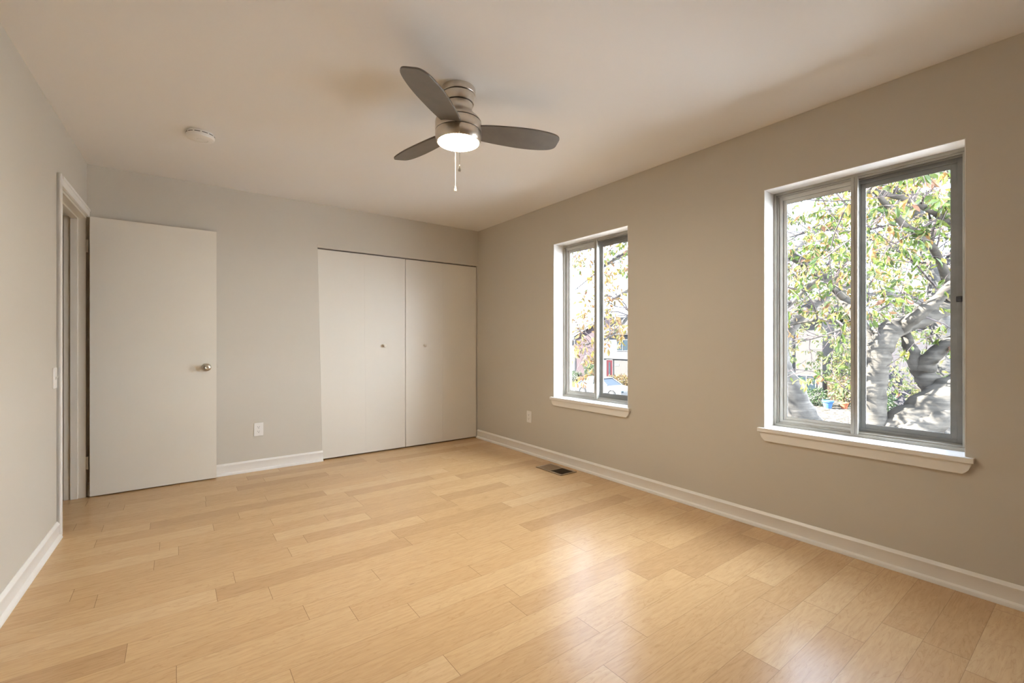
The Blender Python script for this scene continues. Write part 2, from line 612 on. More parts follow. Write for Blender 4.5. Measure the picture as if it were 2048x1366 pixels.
WIN = [(-1.335, -2.210), (-3.241, -4.116)]
WZ0, WZ1 = 0.611, 2.055
TH = 0.22
m = MB()
ys = [0.12, -1.335, -2.210, -3.241, -4.116, YB - 0.15]
for i in range(0, 6, 2):
    m.box((0, ys[i], GZ - 0.2), (TH, ys[i + 1], CH + 0.2))
for a, b in WIN:
    m.box((0, a, GZ - 0.2), (TH, b, WZ0 - 0.02))
    m.box((0, a, WZ1), (TH, b, CH + 0.2))
tag(m.build('wall_right', M['wall']), 'greige right wall with the two windows', 'wall', kind='structure')

m = MB().box((-4.7, YB - 0.15, 0), (0.0, YB, CH))
tag(m.build('wall_rear', M['wall']), 'greige wall behind the camera', 'wall', kind='structure')

# left wall, its doorway and everything fixed to it share one slightly turned frame
DO0, DO1, DH = -0.028, -0.820, 2.045


def left_frame(o):
    o.location = (XL, 0, 0)
    o.rotation_euler = (0, 0, LROT)
    return o


m = MB()
m.box((-0.115, DO0, 0), (0, 0.0, CH))
m.box((-0.115, DO1, DH), (0, DO0, CH))
m.box((-0.115, YB - 0.1, 0), (0, DO1, CH))
tag(left_frame(m.build('wall_left', M['wall'])), 'pale grey left wall beside the doorway', 'wall', kind='structure')

m = MB()
m.box((-4.8, -2.6, 0), (-4.7, 0.9, CH))
m.box((-4.7, -2.7, 0), (XL - 0.2, -2.6, CH))
tag(m.build('wall_hall', M['wall']), 'hall wall beyond the open bedroom door', 'wall', kind='structure')

# door casing and jamb
t = left_frame(thing('trim_1', (0, 0, 0), 'white casing and jamb around the open doorway on the left', 'door frame', kind='structure'))
CW, CT = 0.062, 0.016


def casing(mb, lo, hi, vert, sgn):
    mb.box(lo, hi)


m = MB()
m.box((0, DO1 - CW, 0), (CT, DO1 - 0.004, DH + CW))
m.box((0.0, DO1 - CW, 0), (CT + 0.005, DO1 - CW + 0.018, DH + CW))
m.build('side_casing', M['trim'], t, local=True, bevel=0.003)
m = MB()
m.box((0, DO1 - 0.004, DH + 0.004), (CT, 0.0, DH + CW))
m.box((0, DO1 - 0.004, DH + CW - 0.018), (CT + 0.005, 0.0, DH + CW))
m.build('head_casing', M['trim'], t, local=True, bevel=0.003)
m = MB()
m.box((-0.118, DO0 - 0.012, 0.0), (0.0, DO0 + 0.004, DH))
m.box((-0.118, DO1 - 0.004, 0.0), (0.0, DO1 + 0.010, DH))
m.box((-0.118, DO1 + 0.010, DH - 0.014), (0.0, DO0 - 0.012, DH + 0.004))
m.build('jamb', M['door'], t, local=True, bevel=0.0015)
m = MB()
m.box((-0.082, DO0 - 0.024, 0.0), (-0.042, DO0 - 0.012, DH - 0.014))
m.box((-0.082, DO1 + 0.010, 0.0), (-0.042, DO1 + 0.022, DH - 0.014))
m.box((-0.082, DO1 + 0.022, DH - 0.026), (-0.042, DO0 - 0.024, DH - 0.014))
m.build('door_stop', M['door'], t, local=True, bevel=0.002)
for z in (0.25, 1.83):
    m = MB()
    m.box((-0.030, DO0 - 0.0145, z - 0.045), (0.004, DO0 - 0.0115, z + 0.045))
    m.tube([(0.008, DO0 - 0.016, z - 0.046), (0.008, DO0 - 0.016, z + 0.046)], 0.006, 10)
    m.build('hinge', M['door'], t, local=True)
# bedroom door, swung open against the far wall
DX0, DX1, DYF = -3.372, -2.600, -0.072
dr = thing('door_1', (DX0, DYF + 0.018, 0), 'plain white flush bedroom door swung open against the far wall', 'door', kind='structure', rz=0.0)
sl = MB().box((DX0, DYF, 0.009), (DX1, DYF + 0.035, 2.042))
slo = sl.build('door_slab', M['door'], dr, bevel=0.0015)
kx, kz = -2.668, 0.925
m = MB()
m.lathe([(0.0, -0.001), (0.0325, -0.001), (0.0325, -0.005), (0.029, -0.009), (0.016, -0.011), (0.013, -0.014), (0.0125, -0.030), (0.017, -0.035), (0.0245, -0.041), (0.0275, -0.050), (0.0265, -0.058), (0.021, -0.064), (0.012, -0.0665), (0.010, -0.065), (0.0, -0.065)], c=(kx, DYF, kz), axis=1, segs=40)
kn = m.build('door_knob', M['chrome'], dr, smooth=40)
kn['label'] = 'round satin chrome knob with a rose'
m = MB().lathe([(0.0, -0.0655), (0.0045, -0.0655), (0.0045, -0.068), (0.0, -0.068)], c=(kx, DYF, kz), axis=1, segs=16)
m.build('lock_button', M['chrome'], kn, smooth=40)
m = MB()
m.box((DX1 - 0.0005, DYF + 0.006, kz - 0.028), (DX1 + 0.0015, DYF + 0.029, kz + 0.028))
m.prism([(DX1, DYF + 0.010), (DX1 + 0.011, DYF + 0.012), (DX1 + 0.009, DYF + 0.024), (DX1, DYF + 0.025)], kz - 0.007, kz + 0.007, 2)
m.build('latch', M['chrome'], dr)

# baseboards (profile: shoe at the foot, flat, small bead on top)
BP = [(0, 0), (0.026, 0), (0.0265, 0.008), (0.023, 0.017), (0.016, 0.022), (0.0125, 0.024), (0.0125, 0.075), (0.0145, 0.079), (0.0145, 0.084), (0.010, 0.088), (0.007, 0.094), (0.003, 0.098), (0, 0.098)]
m = MB()
m.prism([(-x, z) for x, z in BP], 0.0, YB, 1)
tag(m.build('baseboard_right', M['trim'], smooth=30), 'long white baseboard under the two windows', 'baseboard', kind='structure')
m = MB()
m.prism([(-x, z) for x, z in BP], CLB + 0.004, XL + 0.005, 0)
tag(m.build('baseboard_back', M['trim'], smooth=30), 'white baseboard between the open door and the closet', 'baseboard', kind='structure')
m = MB()
m.prism([(x, z) for x, z in BP], DO1 - CW + 0.001, YB + 0.05, 1)
tag(left_frame(m.build('baseboard_left', M['trim'], smooth=30)), 'white baseboard along the left wall in the near corner', 'baseboard', kind='structure')

# ------------------------------------------------------------------ closet
HX = -0.905
ct = thing('trim_2', (CL, 0, CTOP), 'pale header strip above the closet doors', 'trim', kind='structure')
m = MB().box((CL - 0.002, -0.006, 2.026), (-0.002, 0.022, CTOP + 0.006))
m.build('header_strip', M['wall'], ct, bevel=0.002)
m = MB().box((CL + 0.002, 0.024, 2.020), (-0.012, 0.060, CTOP))
m.build('sliding_track', M['track'], ct)


def closet_leaf(px, poly_left, poly_right, zt, label, knob, name):
    """One bifold pair: poly_* are (x at floor, x at top) of the outer edges."""
    g = thing(name, (poly_left[0], 0.02, 0.0), label, 'closet door', kind='structure')
    z0, z1 = 0.014, 2.015
    mid0 = (poly_left[0] + poly_right[0]) / 2
    mid1 = (poly_left[1] + poly_right[1]) / 2
    gap = 0.0002
    for (a0, a1), (b0, b1) in (((poly_left[0], poly_left[1]), (mid0 - gap, mid1 - gap)), ((mid0 + gap, mid1 + gap), (poly_right[0], poly_right[1]))):
        MB().prism([(a0, z0), (b0, z0), (b1, z1), (a1, z1)], 0.012, 0.040, 1).build('door_leaf', M['closet'], g, bevel=0.0004)
    kb = MB().lathe([(0.0, 0.0125), (0.008, 0.0125), (0.008, 0.004), (0.0115, 0.0), (0.0165, -0.006), (0.0175, -0.012), (0.015, -0.018), (0.009, -0.0215), (0.0, -0.0225)], c=(knob, 0, 1.094), axis=1, segs=28)
    kb.build('knob', M['closet'], g, smooth=50)
    return g


closet_leaf(0, (CLB + 0.004, CL + 0.004), (HX - 0.003, HX - 0.004), 0, 'left white folding closet door with a small round knob', -1.141, 'door_2')
closet_leaf(0, (HX + 0.003, HX + 0.002), (-0.019, -0.019), 0, 'right white folding closet door next to the room corner', -0.685, 'door_3')


# ------------------------------------------------------------------ windows
def ring(mb, y0, y1, z0, z1, w, x0, x1, wt=None, wb=None):
    """Rectangular frame in the wall plane; y0 > y1."""
    wt = w if wt is None else wt
    wb = w if wb is None else wb
    mb.box((x0, y0, z0), (x1, y0 - w, z1))
    mb.box((x0, y1 + w, z0), (x1, y1, z1))
    mb.box((x0, y0 - w, z1 - wt), (x1, y1 + w, z1))
    mb.box((x0, y0 - w, z0), (x1, y1 + w, z0 + wb))


def window(name, ya, yb, label):
    g = thing(name, (0.0, (ya + yb) / 2, WZ0), label, 'window', kind='structure')
    L_ = 0.003
    # painted return (jamb liner), three sides
    m = MB()
    m.box((-0.0012, ya, WZ0), (0.120, ya - L_, WZ1))
    m.box((-0.0012, yb + L_, WZ0), (0.120, yb, WZ1))
    m.box((-0.0012, ya - L_, WZ1 - L_), (0.120, yb + L_, WZ1))
    m.build('reveal', M['trim'], g)
    # fixed outer frame with stepped tracks
    m = MB()
    ring(m, ya - L_, yb + L_, WZ0, WZ1 - L_, 0.016, 0.118, 0.205)
    ring(m, ya - 0.019, yb + 0.019, WZ0 + 0.016, WZ1 - 0.019, 0.010, 0.128, 0.134)
    ring(m, ya - 0.019, yb + 0.019, WZ0 + 0.016, WZ1 - 0.019, 0.012, 0.160, 0.165)
    ring(m, ya - 0.019, yb + 0.019, WZ0 + 0.016, WZ1 - 0.019, 0.014, 0.196, 0.205)
    m.build('outer_frame', M['alu'], g, bevel=0.0012)
    m = MB()
    ring(m, ya - 0.0185, yb + 0.0185, WZ0 + 0.0155, WZ1 - 0.0185, 0.0035, 0.1345, 0.1595)
    m.build('weather_seal', M['rubber'], g)
    yc = (ya + yb) / 2
    mid = ya - 0.417
    zb, ztp = WZ0 + 0.020, WZ1 - 0.023

    def sash(y0, y1, x0, x1, stile0, stile1, rail_t, rail_b, mt, lab):
        mb = MB()
        # outer step
        mb.box((x0, y0, zb), (x1, y0 - stile0 * 0.6, ztp))
        mb.box((x0, y1 + stile1 * 0.6, zb), (x1, y1, ztp))
        mb.box((x0, y0 - stile0 * 0.6, ztp - rail_t * 0.55), (x1, y1 + stile1 * 0.6, ztp))
        mb.box((x0, y0 - stile0 * 0.6, zb), (x1, y1 + stile1 * 0.6, zb + rail_b * 0.55))
        # inner step, set back
        xi0, xi1 = x0 + 0.007, x1 - 0.004
        mb.box((xi0, y0 - stile0 * 0.6, zb), (xi1, y0 - stile0, ztp))
        mb.box((xi0, y1 + stile1, zb), (xi1, y1 + stile1 * 0.6, ztp))
        mb.box((xi0, y0 - stile0, ztp - rail_t), (xi1, y1 + stile1, ztp - rail_t * 0.55))
        mb.box((xi0, y0 - stile0, zb + rail_b * 0.55), (xi1, y1 + stile1, zb + rail_b))
        s = mb.build('sash', mt, g, bevel=0.0012)
        xp = (x0 + x1) / 2 + 0.003
        MB().box((xp - 0.002, y0 - stile0 + 0.003, zb + rail_b - 0.003), (xp + 0.002, y1 + stile1 - 0.003, ztp - rail_t + 0.003)).build('pane', M['glass'], s)
        mb = MB()
        bw = 0.004
        ring(mb, y0 - stile0 + 0.001, y1 + stile1 - 0.001, zb + rail_b - 0.001, ztp - rail_t + 0.001, bw, xi0 + 0.002, xp - 0.0021)
        mb.build('glazing_bead', M['rubber'] if lab else M['alu_dark'], s)
        return s

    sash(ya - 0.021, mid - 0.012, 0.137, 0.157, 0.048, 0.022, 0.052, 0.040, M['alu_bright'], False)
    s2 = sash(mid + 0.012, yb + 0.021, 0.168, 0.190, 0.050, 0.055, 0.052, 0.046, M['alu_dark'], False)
    # fixed meeting mullion in front of the joint
    m = MB()
    m.box((0.116, mid + 0.012, WZ0 + 0.012), (0.134, mid - 0.020, WZ1 - 0.016))
    m.box((0.112, mid + 0.004, WZ0 + 0.014), (0.1165, mid - 0.006, WZ1 - 0.018))
    m.build('mullion', M['alu'], g, bevel=0.002)
    # black catch on the right stile
    m = MB()
    m.box((0.150, yb + 0.030, 1.325), (0.168, yb + 0.055, 1.352))
    m.box((0.142, yb + 0.036, 1.332), (0.152, yb + 0.048, 1.345))
    o = m.build('catch', M['black'], g, bevel=0.002)
    o['label'] = 'small black catch'
    # sill board, apron
    m = MB()
    m.box((-0.028, ya + 0.030, WZ0 - 0.024), (0.0, yb - 0.030, WZ0))
    m.box((0.0, ya, WZ0 - 0.02), (0.120, yb, WZ0))
    m.build('sill', M['trim'], g, bevel=0.003)
    m = MB()
    m.box((0.120, ya, WZ0 - 0.02), (TH + 0.03, yb, WZ0 - 0.001))
    m.build('outer_sill', M['sillwood'], g)
    z1, z0 = WZ0 - 0.024, WZ0 - 0.078
    poly = [(ya + 0.020, z1), (ya + 0.018, z1 - 0.016), (ya + 0.011, z1 - 0.034), (ya - 0.002, z0 + 0.006), (ya - 0.010, z0), (yb + 0.010, z0), (yb + 0.002, z0 + 0.006), (yb - 0.011, z1 - 0.034), (yb - 0.018, z1 - 0.016), (yb - 0.020, z1)]
    m = MB().prism(poly, -0.016, 0.0, 0)
    m.build('apron', M['trim'], g, bevel=0.002)
    return g


window('window_1', *WIN[0], 'narrow aluminium sliding window nearer the far corner')
window('window_2', *WIN[1], 'large aluminium sliding window on the right showing the gnarled tree')

# ------------------------------------------------------------------ ceiling fan
FX, FY = -1.698, -2.487
fan = thing('ceiling_fan', (FX, FY, CH), 'brushed nickel ceiling fan with three dark blades and a lit lamp', 'ceiling fan')
m = MB().lathe([(0.0, 2.4395), (0.0862, 2.4395), (0.0877, 2.436), (0.0877, 2.4095), (0.0862, 2.4075), (0.0, 2.4075)], c=(FX, FY, 0), segs=64)
m.build('canopy_ring', M['nickel'], fan, smooth=35)
m = MB().lathe([(0.0, 2.4085), (0.0806, 2.4085), (0.0806, 2.4025), (0.0, 2.4025)], c=(FX, FY, 0), segs=64)
m.build('canopy_groove', M['groove'], fan, smooth=35)
m = MB().lathe([(0.0, 2.4035), (0.0837, 2.4035), (0.0850, 2.4015), (0.0816, 2.370), (0.0786, 2.362), (0.0, 2.362)], c=(FX, FY, 0), segs=64)
m.build('canopy', M['nickel'], fan, smooth=35)
m = MB().lathe([(0.0, 2.3625), (0.0700, 2.3625), (0.0700, 2.3555), (0.0, 2.3555)], c=(FX, FY, 0), segs=64)
m.build('neck_groove', M['groove'], fan, smooth=35)
m = MB().lathe([(0.0, 2.357), (0.0745, 2.357), (0.0715, 2.348), (0.0695, 2.338), (0.0710, 2.3263), (0.0771, 2.3141), (0.0892, 2.3020), (0.1024, 2.2906), (0.1126, 2.2793), (0.1176, 2.2703), (0.1176, 2.2684), (0.0, 2.2684)], c=(FX, FY, 0), segs=64)
m.build('neck', M['nickel'], fan, smooth=35)
m = MB().lathe([(0.0, 2.2638), (0.1181, 2.2638), (0.1191, 2.2619), (0.1191, 2.2216), (0.1181, 2.2192), (0.0, 2.2192)], c=(FX, FY, 0), segs=64)
m.build('motor_housing', M['nickel'], fan, smooth=35)
m = MB().lathe([(0.0, 2.2703), (0.1095, 2.2703), (0.1095, 2.2619), (0.0, 2.2619)], c=(FX, FY, 0), segs=64)
m.build('upper_groove', M['groove'], fan, smooth=35)
m = MB().lathe([(0.0, 2.2202), (0.1105, 2.2202), (0.1105, 2.2124), (0.0, 2.2124)], c=(FX, FY, 0), segs=64)
m.build('lower_groove', M['groove'], fan, smooth=35)
m = MB().lathe([(0.0, 2.2152), (0.1181, 2.2152), (0.1191, 2.2132), (0.1186, 2.1870), (0.1146, 2.1666), (0.1100, 2.1620), (0.1060, 2.1620), (0.1060, 2.1759), (0.0, 2.1759)], c=(FX, FY, 0), segs=64)
m.build('light_ring', M['nickel'], fan, smooth=35)
prof = [(0.0, 2.1740), (0.1055, 2.1740), (0.1055, 2.1620)]
for i in range(1, 9):
    a = i / 8 * PI / 2
    prof.append((0.104 * math.cos(a), 2.1620 - 0.011 * math.sin(a)))
prof[-1] = (0.0, 2.1510)
m = MB().lathe(prof, c=(FX, FY, 0), segs=64)
o = m.build('lamp_lens', M['lens'], fan, smooth=50)
o['label'] = 'glowing white lamp lens'

BR0, BR1, BPITCH, BZ = 0.085, 0.550, 13.0, 2.229


def blade_mesh(ang):
    hw = [(0.0, 0.030), (0.004, 0.046), (0.03, 0.057), (0.09, 0.067), (0.17, 0.075), (0.25, 0.080), (0.32, 0.0795), (0.38, 0.074), (0.42, 0.066), (0.444, 0.056), (0.458, 0.044), (0.464, 0.030), (0.465, 0.012)]
    P, _ = smooth_poly([(r, w, 0) for r, w in hw], [0] * len(hw), 5)
    up = [(BR0 + p.x, p.y) for p in P]
    dn = [(BR0 + p.x, -p.y) for p in reversed(P)]
    mb = MB()
    mb.prism(up + dn, -0.004, 0.004, 2)
    R = Matrix.Rotation(math.radians(ang), 4, 'Z') @ Matrix.Rotation(math.radians(-BPITCH), 4, 'X')
    bmesh.ops.transform(mb.bm, matrix=Matrix.Translation((FX, FY, BZ)) @ R, verts=mb.bm.verts)
    return mb


for ang in (-20.5, 99.5, 219.5):
    blade_mesh(ang).build('blade', M['blade'], fan, bevel=0.0015)


def pull_chain(x, y, z0, z1):
    m = MB().tube([(x, y, z0), (x, y, z1 + 0.03)], 0.0011, 6)
    n = 26
    c = m.build('pull_chain', M['chain'], fan)
    m = MB().lathe([(0.0, z1 + 0.034), (0.002, z1 + 0.032), (0.0035, z1 + 0.026), (0.0065, z1 + 0.014), (0.0078, z1 + 0.007), (0.006, z1 + 0.001), (0.0, z1)], c=(x, y, 0), segs=20)
    m.build('pull_bead', M['chain'], c, smooth=60)
    return c


vx, vy = FWD.x, FWD.y
pull_chain(FX - 0.121 * vx + 0.020 * RGT.x, FY - 0.121 * vy + 0.020 * RGT.y, 2.206, 1.968)
pull_chain(FX + 0.121 * vx - 0.031 * RGT.x, FY + 0.121 * vy - 0.031 * RGT.y, 2.206, 1.950)

# ------------------------------------------------------------------ smoke alarm
sd = thing('smoke_detector', (-2.747, -1.094, CH), 'round white smoke alarm on the ceiling left of the fan', 'smoke detector')
sx, sy = -2.747, -1.094
m = MB().lathe([(0.0, CH - 0.0005), (0.068, CH - 0.0005), (0.070, CH - 0.003), (0.070, CH - 0.010), (0.0, CH - 0.010)], c=(sx, sy, 0), segs=48)
m.build('mounting_plate', M['plastic'], sd, smooth=35)
m = MB().lathe([(0.0, CH - 0.0095), (0.074, CH - 0.0095), (0.076, CH - 0.012), (0.075, CH - 0.030), (0.071, CH - 0.037), (0.062, CH - 0.041), (0.040, CH - 0.043), (0.038, CH - 0.0415), (0.020, CH - 0.0415), (0.018, CH - 0.043), (0.0, CH - 0.043)], c=(sx, sy, 0), segs=48)
m.build('housing', M['plastic'], sd, smooth=35)
for i in range(12):
    a0 = 2 * PI * i / 12 + 0.06
    m = MB()
    pts = [(sx + 0.0755 * math.cos(a0 + j * 0.1), sy + 0.0755 * math.sin(a0 + j * 0.1)) for j in range(5)]
    pin = [(sx + 0.070 * math.cos(a0 + j * 0.1), sy + 0.070 * math.sin(a0 + j * 0.1)) for j in range(5)]
    m.prism([(p[0] + (p[0] - sx) * 0.012, p[1] + (p[1] - sy) * 0.012) for p in pts] + pin[::-1], CH - 0.0185, CH - 0.0150, 2)
    m.build('vent_slot', M['slot'], sd)


# ------------------------------------------------------------------ outlets, switch, floor vent
def outlet(loc, rz, label):
    """Duplex outlet built facing -Y in its own frame."""
    g = thing('wall_outlet', loc, label, 'outlet', rz=rz)
    m = MB().box((-0.036, -0.006, -0.058), (0.036, 0, 0.058))
    m.build('cover_plate', M['plastic'], g, local=True, bevel=0.0025)
    for dz in (0.0195, -0.0195):
        mb = MB()
        poly = []
        for i in range(24):
            a = 2 * PI * i / 24
            poly.append((0.0165 * math.cos(a), max(-0.0135, min(0.0135, 0.0165 * math.sin(a))) + dz))
        mb.prism(poly, -0.0078, -0.0055, 1)
        s = mb.build('socket', M['plastic'], g, local=True)
        mb = MB()
        mb.box((-0.0075, -0.0082, dz + 0.000), (-0.0053, -0.0076, dz + 0.008))
        mb.box((0.0053, -0.0082, dz + 0.001), (0.0075, -0.0076, dz + 0.007))
        mb.lathe([(0.0, -0.0082), (0.0028, -0.0082), (0.0028, -0.0076), (0.0, -0.0076)], c=(0, 0, dz - 0.0065), axis=1, segs=14)
        mb.build('slots', M['slot'], s, local=True)
    MB().lathe([(0.0, -0.0075), (0.0028, -0.007), (0.003, -0.0055), (0.0, -0.0055)], c=(0, 0, 0), axis=1, segs=14).build('screw', M['plastic'], g, local=True, smooth=40)
    return g


outlet((-2.285, 0.0, 0.362), 0.0, 'white wall outlet on the far wall beside the open door')
outlet((0.0, -0.967, 0.375), -PI / 2, 'white wall outlet on the right wall left of the narrow window')

sw = left_frame(thing('light_switch', (0, 0, 0), 'white light switch plate beside the doorway casing', 'light switch'))
c_, s_ = math.cos(LROT), math.sin(LROT)
sw.location = (XL + 0.935 * s_, -0.935 * c_, 0.927)
sw.location = (XL - (-0.935) * s_, (-0.935) * c_, 0.927)
MB().box((0, -0.036, -0.058), (0.006, 0.036, 0.058)).build('cover_plate', M['plastic'], sw, local=True, bevel=0.002)
MB().prism([(0.005, -0.012), (0.0175, 0.006), (0.0175, 0.010), (0.005, 0.006)], -0.0045, 0.0045, 1).build('toggle', M['plastic'], sw, local=True)

VX0, VX1, VY0, VY1 = -0.266, -0.078, -1.388, -1.720
fv = thing('floor_vent', ((VX0 + VX1) / 2, (VY0 + VY1) / 2, 0), 'brown metal floor register near the right baseboard', 'floor vent')
m = MB()
zt = 0.006
VM = (VY0 + VY1) / 2
m.box((VX0, VY0, 0.0), (VX0 + 0.024, VY1, zt))
m.box((VX1 - 0.024, VY0, 0.0), (VX1, VY1, zt))
m.box((VX0 + 0.024, VY0, 0.0), (VX1 - 0.024, VY0 - 0.018, zt))
m.box((VX0 + 0.024, VY1 + 0.018, 0.0), (VX1 - 0.024, VY1, zt))
m.box((VX0 + 0.024, VM - 0.006, 0.0), (VX1 - 0.024, VM + 0.006, zt))
m.build('frame', M['bronze'], fv, bevel=0.0015)
MB().box((VX0 + 0.022, VY0 - 0.016, 0.0002), (VX1 - 0.022, VY1 + 0.016, 0.0012)).build('duct_opening', M['slot'], fv)
for half, (ya, yb, tilt) in enumerate(((VY0 - 0.018, VM + 0.006, 1), (VM - 0.006, VY1 + 0.018, -1))):
    n = 13
    for i in range(n):
        yy = ya + (yb - ya) * (i + 0.5) / n
        h = 0.0030
        d = 0.0026 * tilt
        mb = MB()
        mb.prism([(yy - d - 0.0008, 0.0012), (yy - d + 0.0008, 0.0012), (yy + d + 0.0008, 0.0052), (yy + d - 0.0008, 0.0052)], VX0 + 0.024, VX1 - 0.024, 0)
        mb.build('louvre', M['bronze'], fv)

# ------------------------------------------------------------------ outdoors: ground
m = MB().box((TH, -60, GZ - 0.3), (90, 90, GZ))
tag(m.build('ground', M['ground']), 'grey paving of the street below the windows', 'ground', kind='structure')
m = MB().box((5.0, -45, GZ), (24.5, -2.25, GZ + 0.03))  # pale slab added out of view, to throw sunlight up into the room
tag(m.build('bounce_slab', M['bounce']), 'pale sunlit concrete slab added unseen below the large window', 'bounce_slab', kind='structure')
m = MB().box((TH, -45, GZ), (5.0, 20, GZ + 0.03))  # dark ground added out of view, keeps the ceiling by the windows dim
tag(m.build('dimming_strip', M['dimming']), 'dark mulch strip added unseen along the foot of the house wall', 'garden bed', kind='structure')
m = MB().box((18.0, -2.2, GZ), (33.2, 14.5, GZ + 0.03))
tag(m.build('leaf_litter_bed', M['litter']), 'leaf strewn garden strip in front of the white brick house', 'garden bed', kind='structure')
m = MB().box((25.6, 19.2, GZ), (34.2, 50, GZ + 0.03))
tag(m.build('lawn', M['lawn']), 'patchy sunlit lawn before the red front door', 'lawn', kind='structure')


# ------------------------------------------------------------------ outdoors: leaves and trees
def leaf_mesh(name, leaves, material, parent):
    """leaves: (point, direction, normal, length, width). Five-point folded leaves in one mesh."""
    vs, fs = [], []
    off = parent.location
    for p, d, nrm, ln, wd in leaves:
        d = d.normalized()
        s = d.cross(nrm)
        if s.length < 1e-4:
            s = d.cross(Vector((1, 0.2, 0)))
        s.normalize()
        n = s.cross(d)
        b = p - off
        i = len(vs)
        mid = b + d * (ln * 0.45)
        vs += [b, mid + s * (wd * 0.5) + n * wd * 0.14, b + d * (ln * 0.78) + s * (wd * 0.33) + n * wd * 0.05, b + d * ln - n * ln * 0.12, b + d * (ln * 0.78) - s * (wd * 0.33) + n * wd * 0.05, mid - s * (wd * 0.5) + n * wd * 0.14, mid]
        fs += [(i, i + 1, i + 6), (i, i + 6, i + 5), (i + 6, i + 1, i + 2, i + 3), (i + 6, i + 3, i + 4, i + 5)]
    me = bpy.data.meshes.new(name)
    me.from_pydata([tuple(v) for v in vs], [], fs)
    me.materials.append(material)
    o = bpy.data.objects.new(name, me)
    COL.objects.link(o)
    o.parent = parent
    return o


def rdir(rng):
    while True:
        v = Vector((rng.uniform(-1, 1), rng.uniform(-1, 1), rng.uniform(-1, 1)))
        if 0.1 < v.length < 1:
            return v.normalized()


def polyat(pts, t):
    L = [(b - a).length for a, b in zip(pts, pts[1:])]
    tot = sum(L) * t
    for i, l in enumerate(L):
        if tot <= l or i == len(L) - 1:
            f = min(1, tot / max(l, 1e-6))
            return pts[i].lerp(pts[i + 1], f), (pts[i + 1] - pts[i]).normalized(), i, f
        tot -= l


def tree(name, base, label, cat, limbs, seed, bark, leafm, leaf_len, per_m, twigs_n, leaves_n, minx=0.75, blen=(0.6, 1.4), group=None, twigm=None):
    """limbs: (points, radii, density). The limb meshes are parts; twigs and leaves one mass each."""
    rng = random.Random(seed)
    g = thing(name, base, label, cat, group)
    wood = MB()
    tw = MB()
    leaves = []
    for pts, rad, dens in limbs:
        P, R = smooth_poly(pts, rad)
        P = [p + (rdir(rng) * min(r * 0.14, 0.018) if 0 < i < len(P) - 1 else Vector()) for i, (p, r) in enumerate(zip(P, R))]
        R = [r * rng.uniform(0.96, 1.05) for r in R]
        wood.tube(P, R, 12)
        tot = sum((b - a).length for a, b in zip(P, P[1:]))
        nb = int(tot * per_m * dens)
        for _ in range(nb):
            t = rng.uniform(0.12, 1.0)
            p, d, i, f = polyat(P, t)
            r = R[i] + (R[min(i + 1, len(R) - 1)] - R[i]) * f
            q = (rdir(rng) + d * 0.6 + Vector((0, 0, 0.25))).normalized()
            ln = rng.uniform(*blen)
            n = 5
            bp = [p]
            dd = q
            for s in range(n):
                dd = (dd + rdir(rng) * 0.35).normalized()
                bp.append(bp[-1] + dd * ln / n)
            if min(v.x for v in bp) < minx:
                continue
            r0 = min(r * 0.5, rng.uniform(0.008, 0.020))
            tw.tube(bp, [r0 * (1 - 0.75 * s / n) for s in range(n + 1)], 5)
            for _k in range(twigs_n):
                t2 = rng.uniform(0.2, 1.0)
                p2, d2, i2, f2 = polyat(bp, t2)
                q2 = (rdir(rng) + d2 * 0.7).normalized()
                l2 = rng.uniform(0.22, 0.55)
                tp = [p2]
                dd2 = q2
                for s in range(3):
                    dd2 = (dd2 + rdir(rng) * 0.3 + Vector((0, 0, -0.06))).normalized()
                    tp.append(tp[-1] + dd2 * l2 / 3)
                if min(v.x for v in tp) < minx:
                    continue
                tw.tube(tp, [0.0045, 0.0036, 0.0028, 0.0018], 4, cap=False)
                for _l in range(leaves_n):
                    t3 = rng.uniform(0.35, 1.0)
                    p3, d3, _, _ = polyat(tp, t3)
                    ld = (rdir(rng) * 0.8 + d3 * 0.35 + Vector((0, 0, -0.75))).normalized()
                    nn = (rdir(rng) + Vector((0, 0, 0.5))).normalized()
                    ll = leaf_len * rng.uniform(0.6, 1.2)
                    leaves.append((p3 + ld * 0.015, ld, nn, ll, ll * rng.uniform(0.36, 0.5)))
    wood.build('trunk', bark, g, smooth=60)
    o = tw.build('twigs', twigm or M['twig'], g, smooth=60)
    o['kind'] = 'stuff'
    o = leaf_mesh('foliage', leaves, leafm, g)
    o['kind'] = 'stuff'
    return g


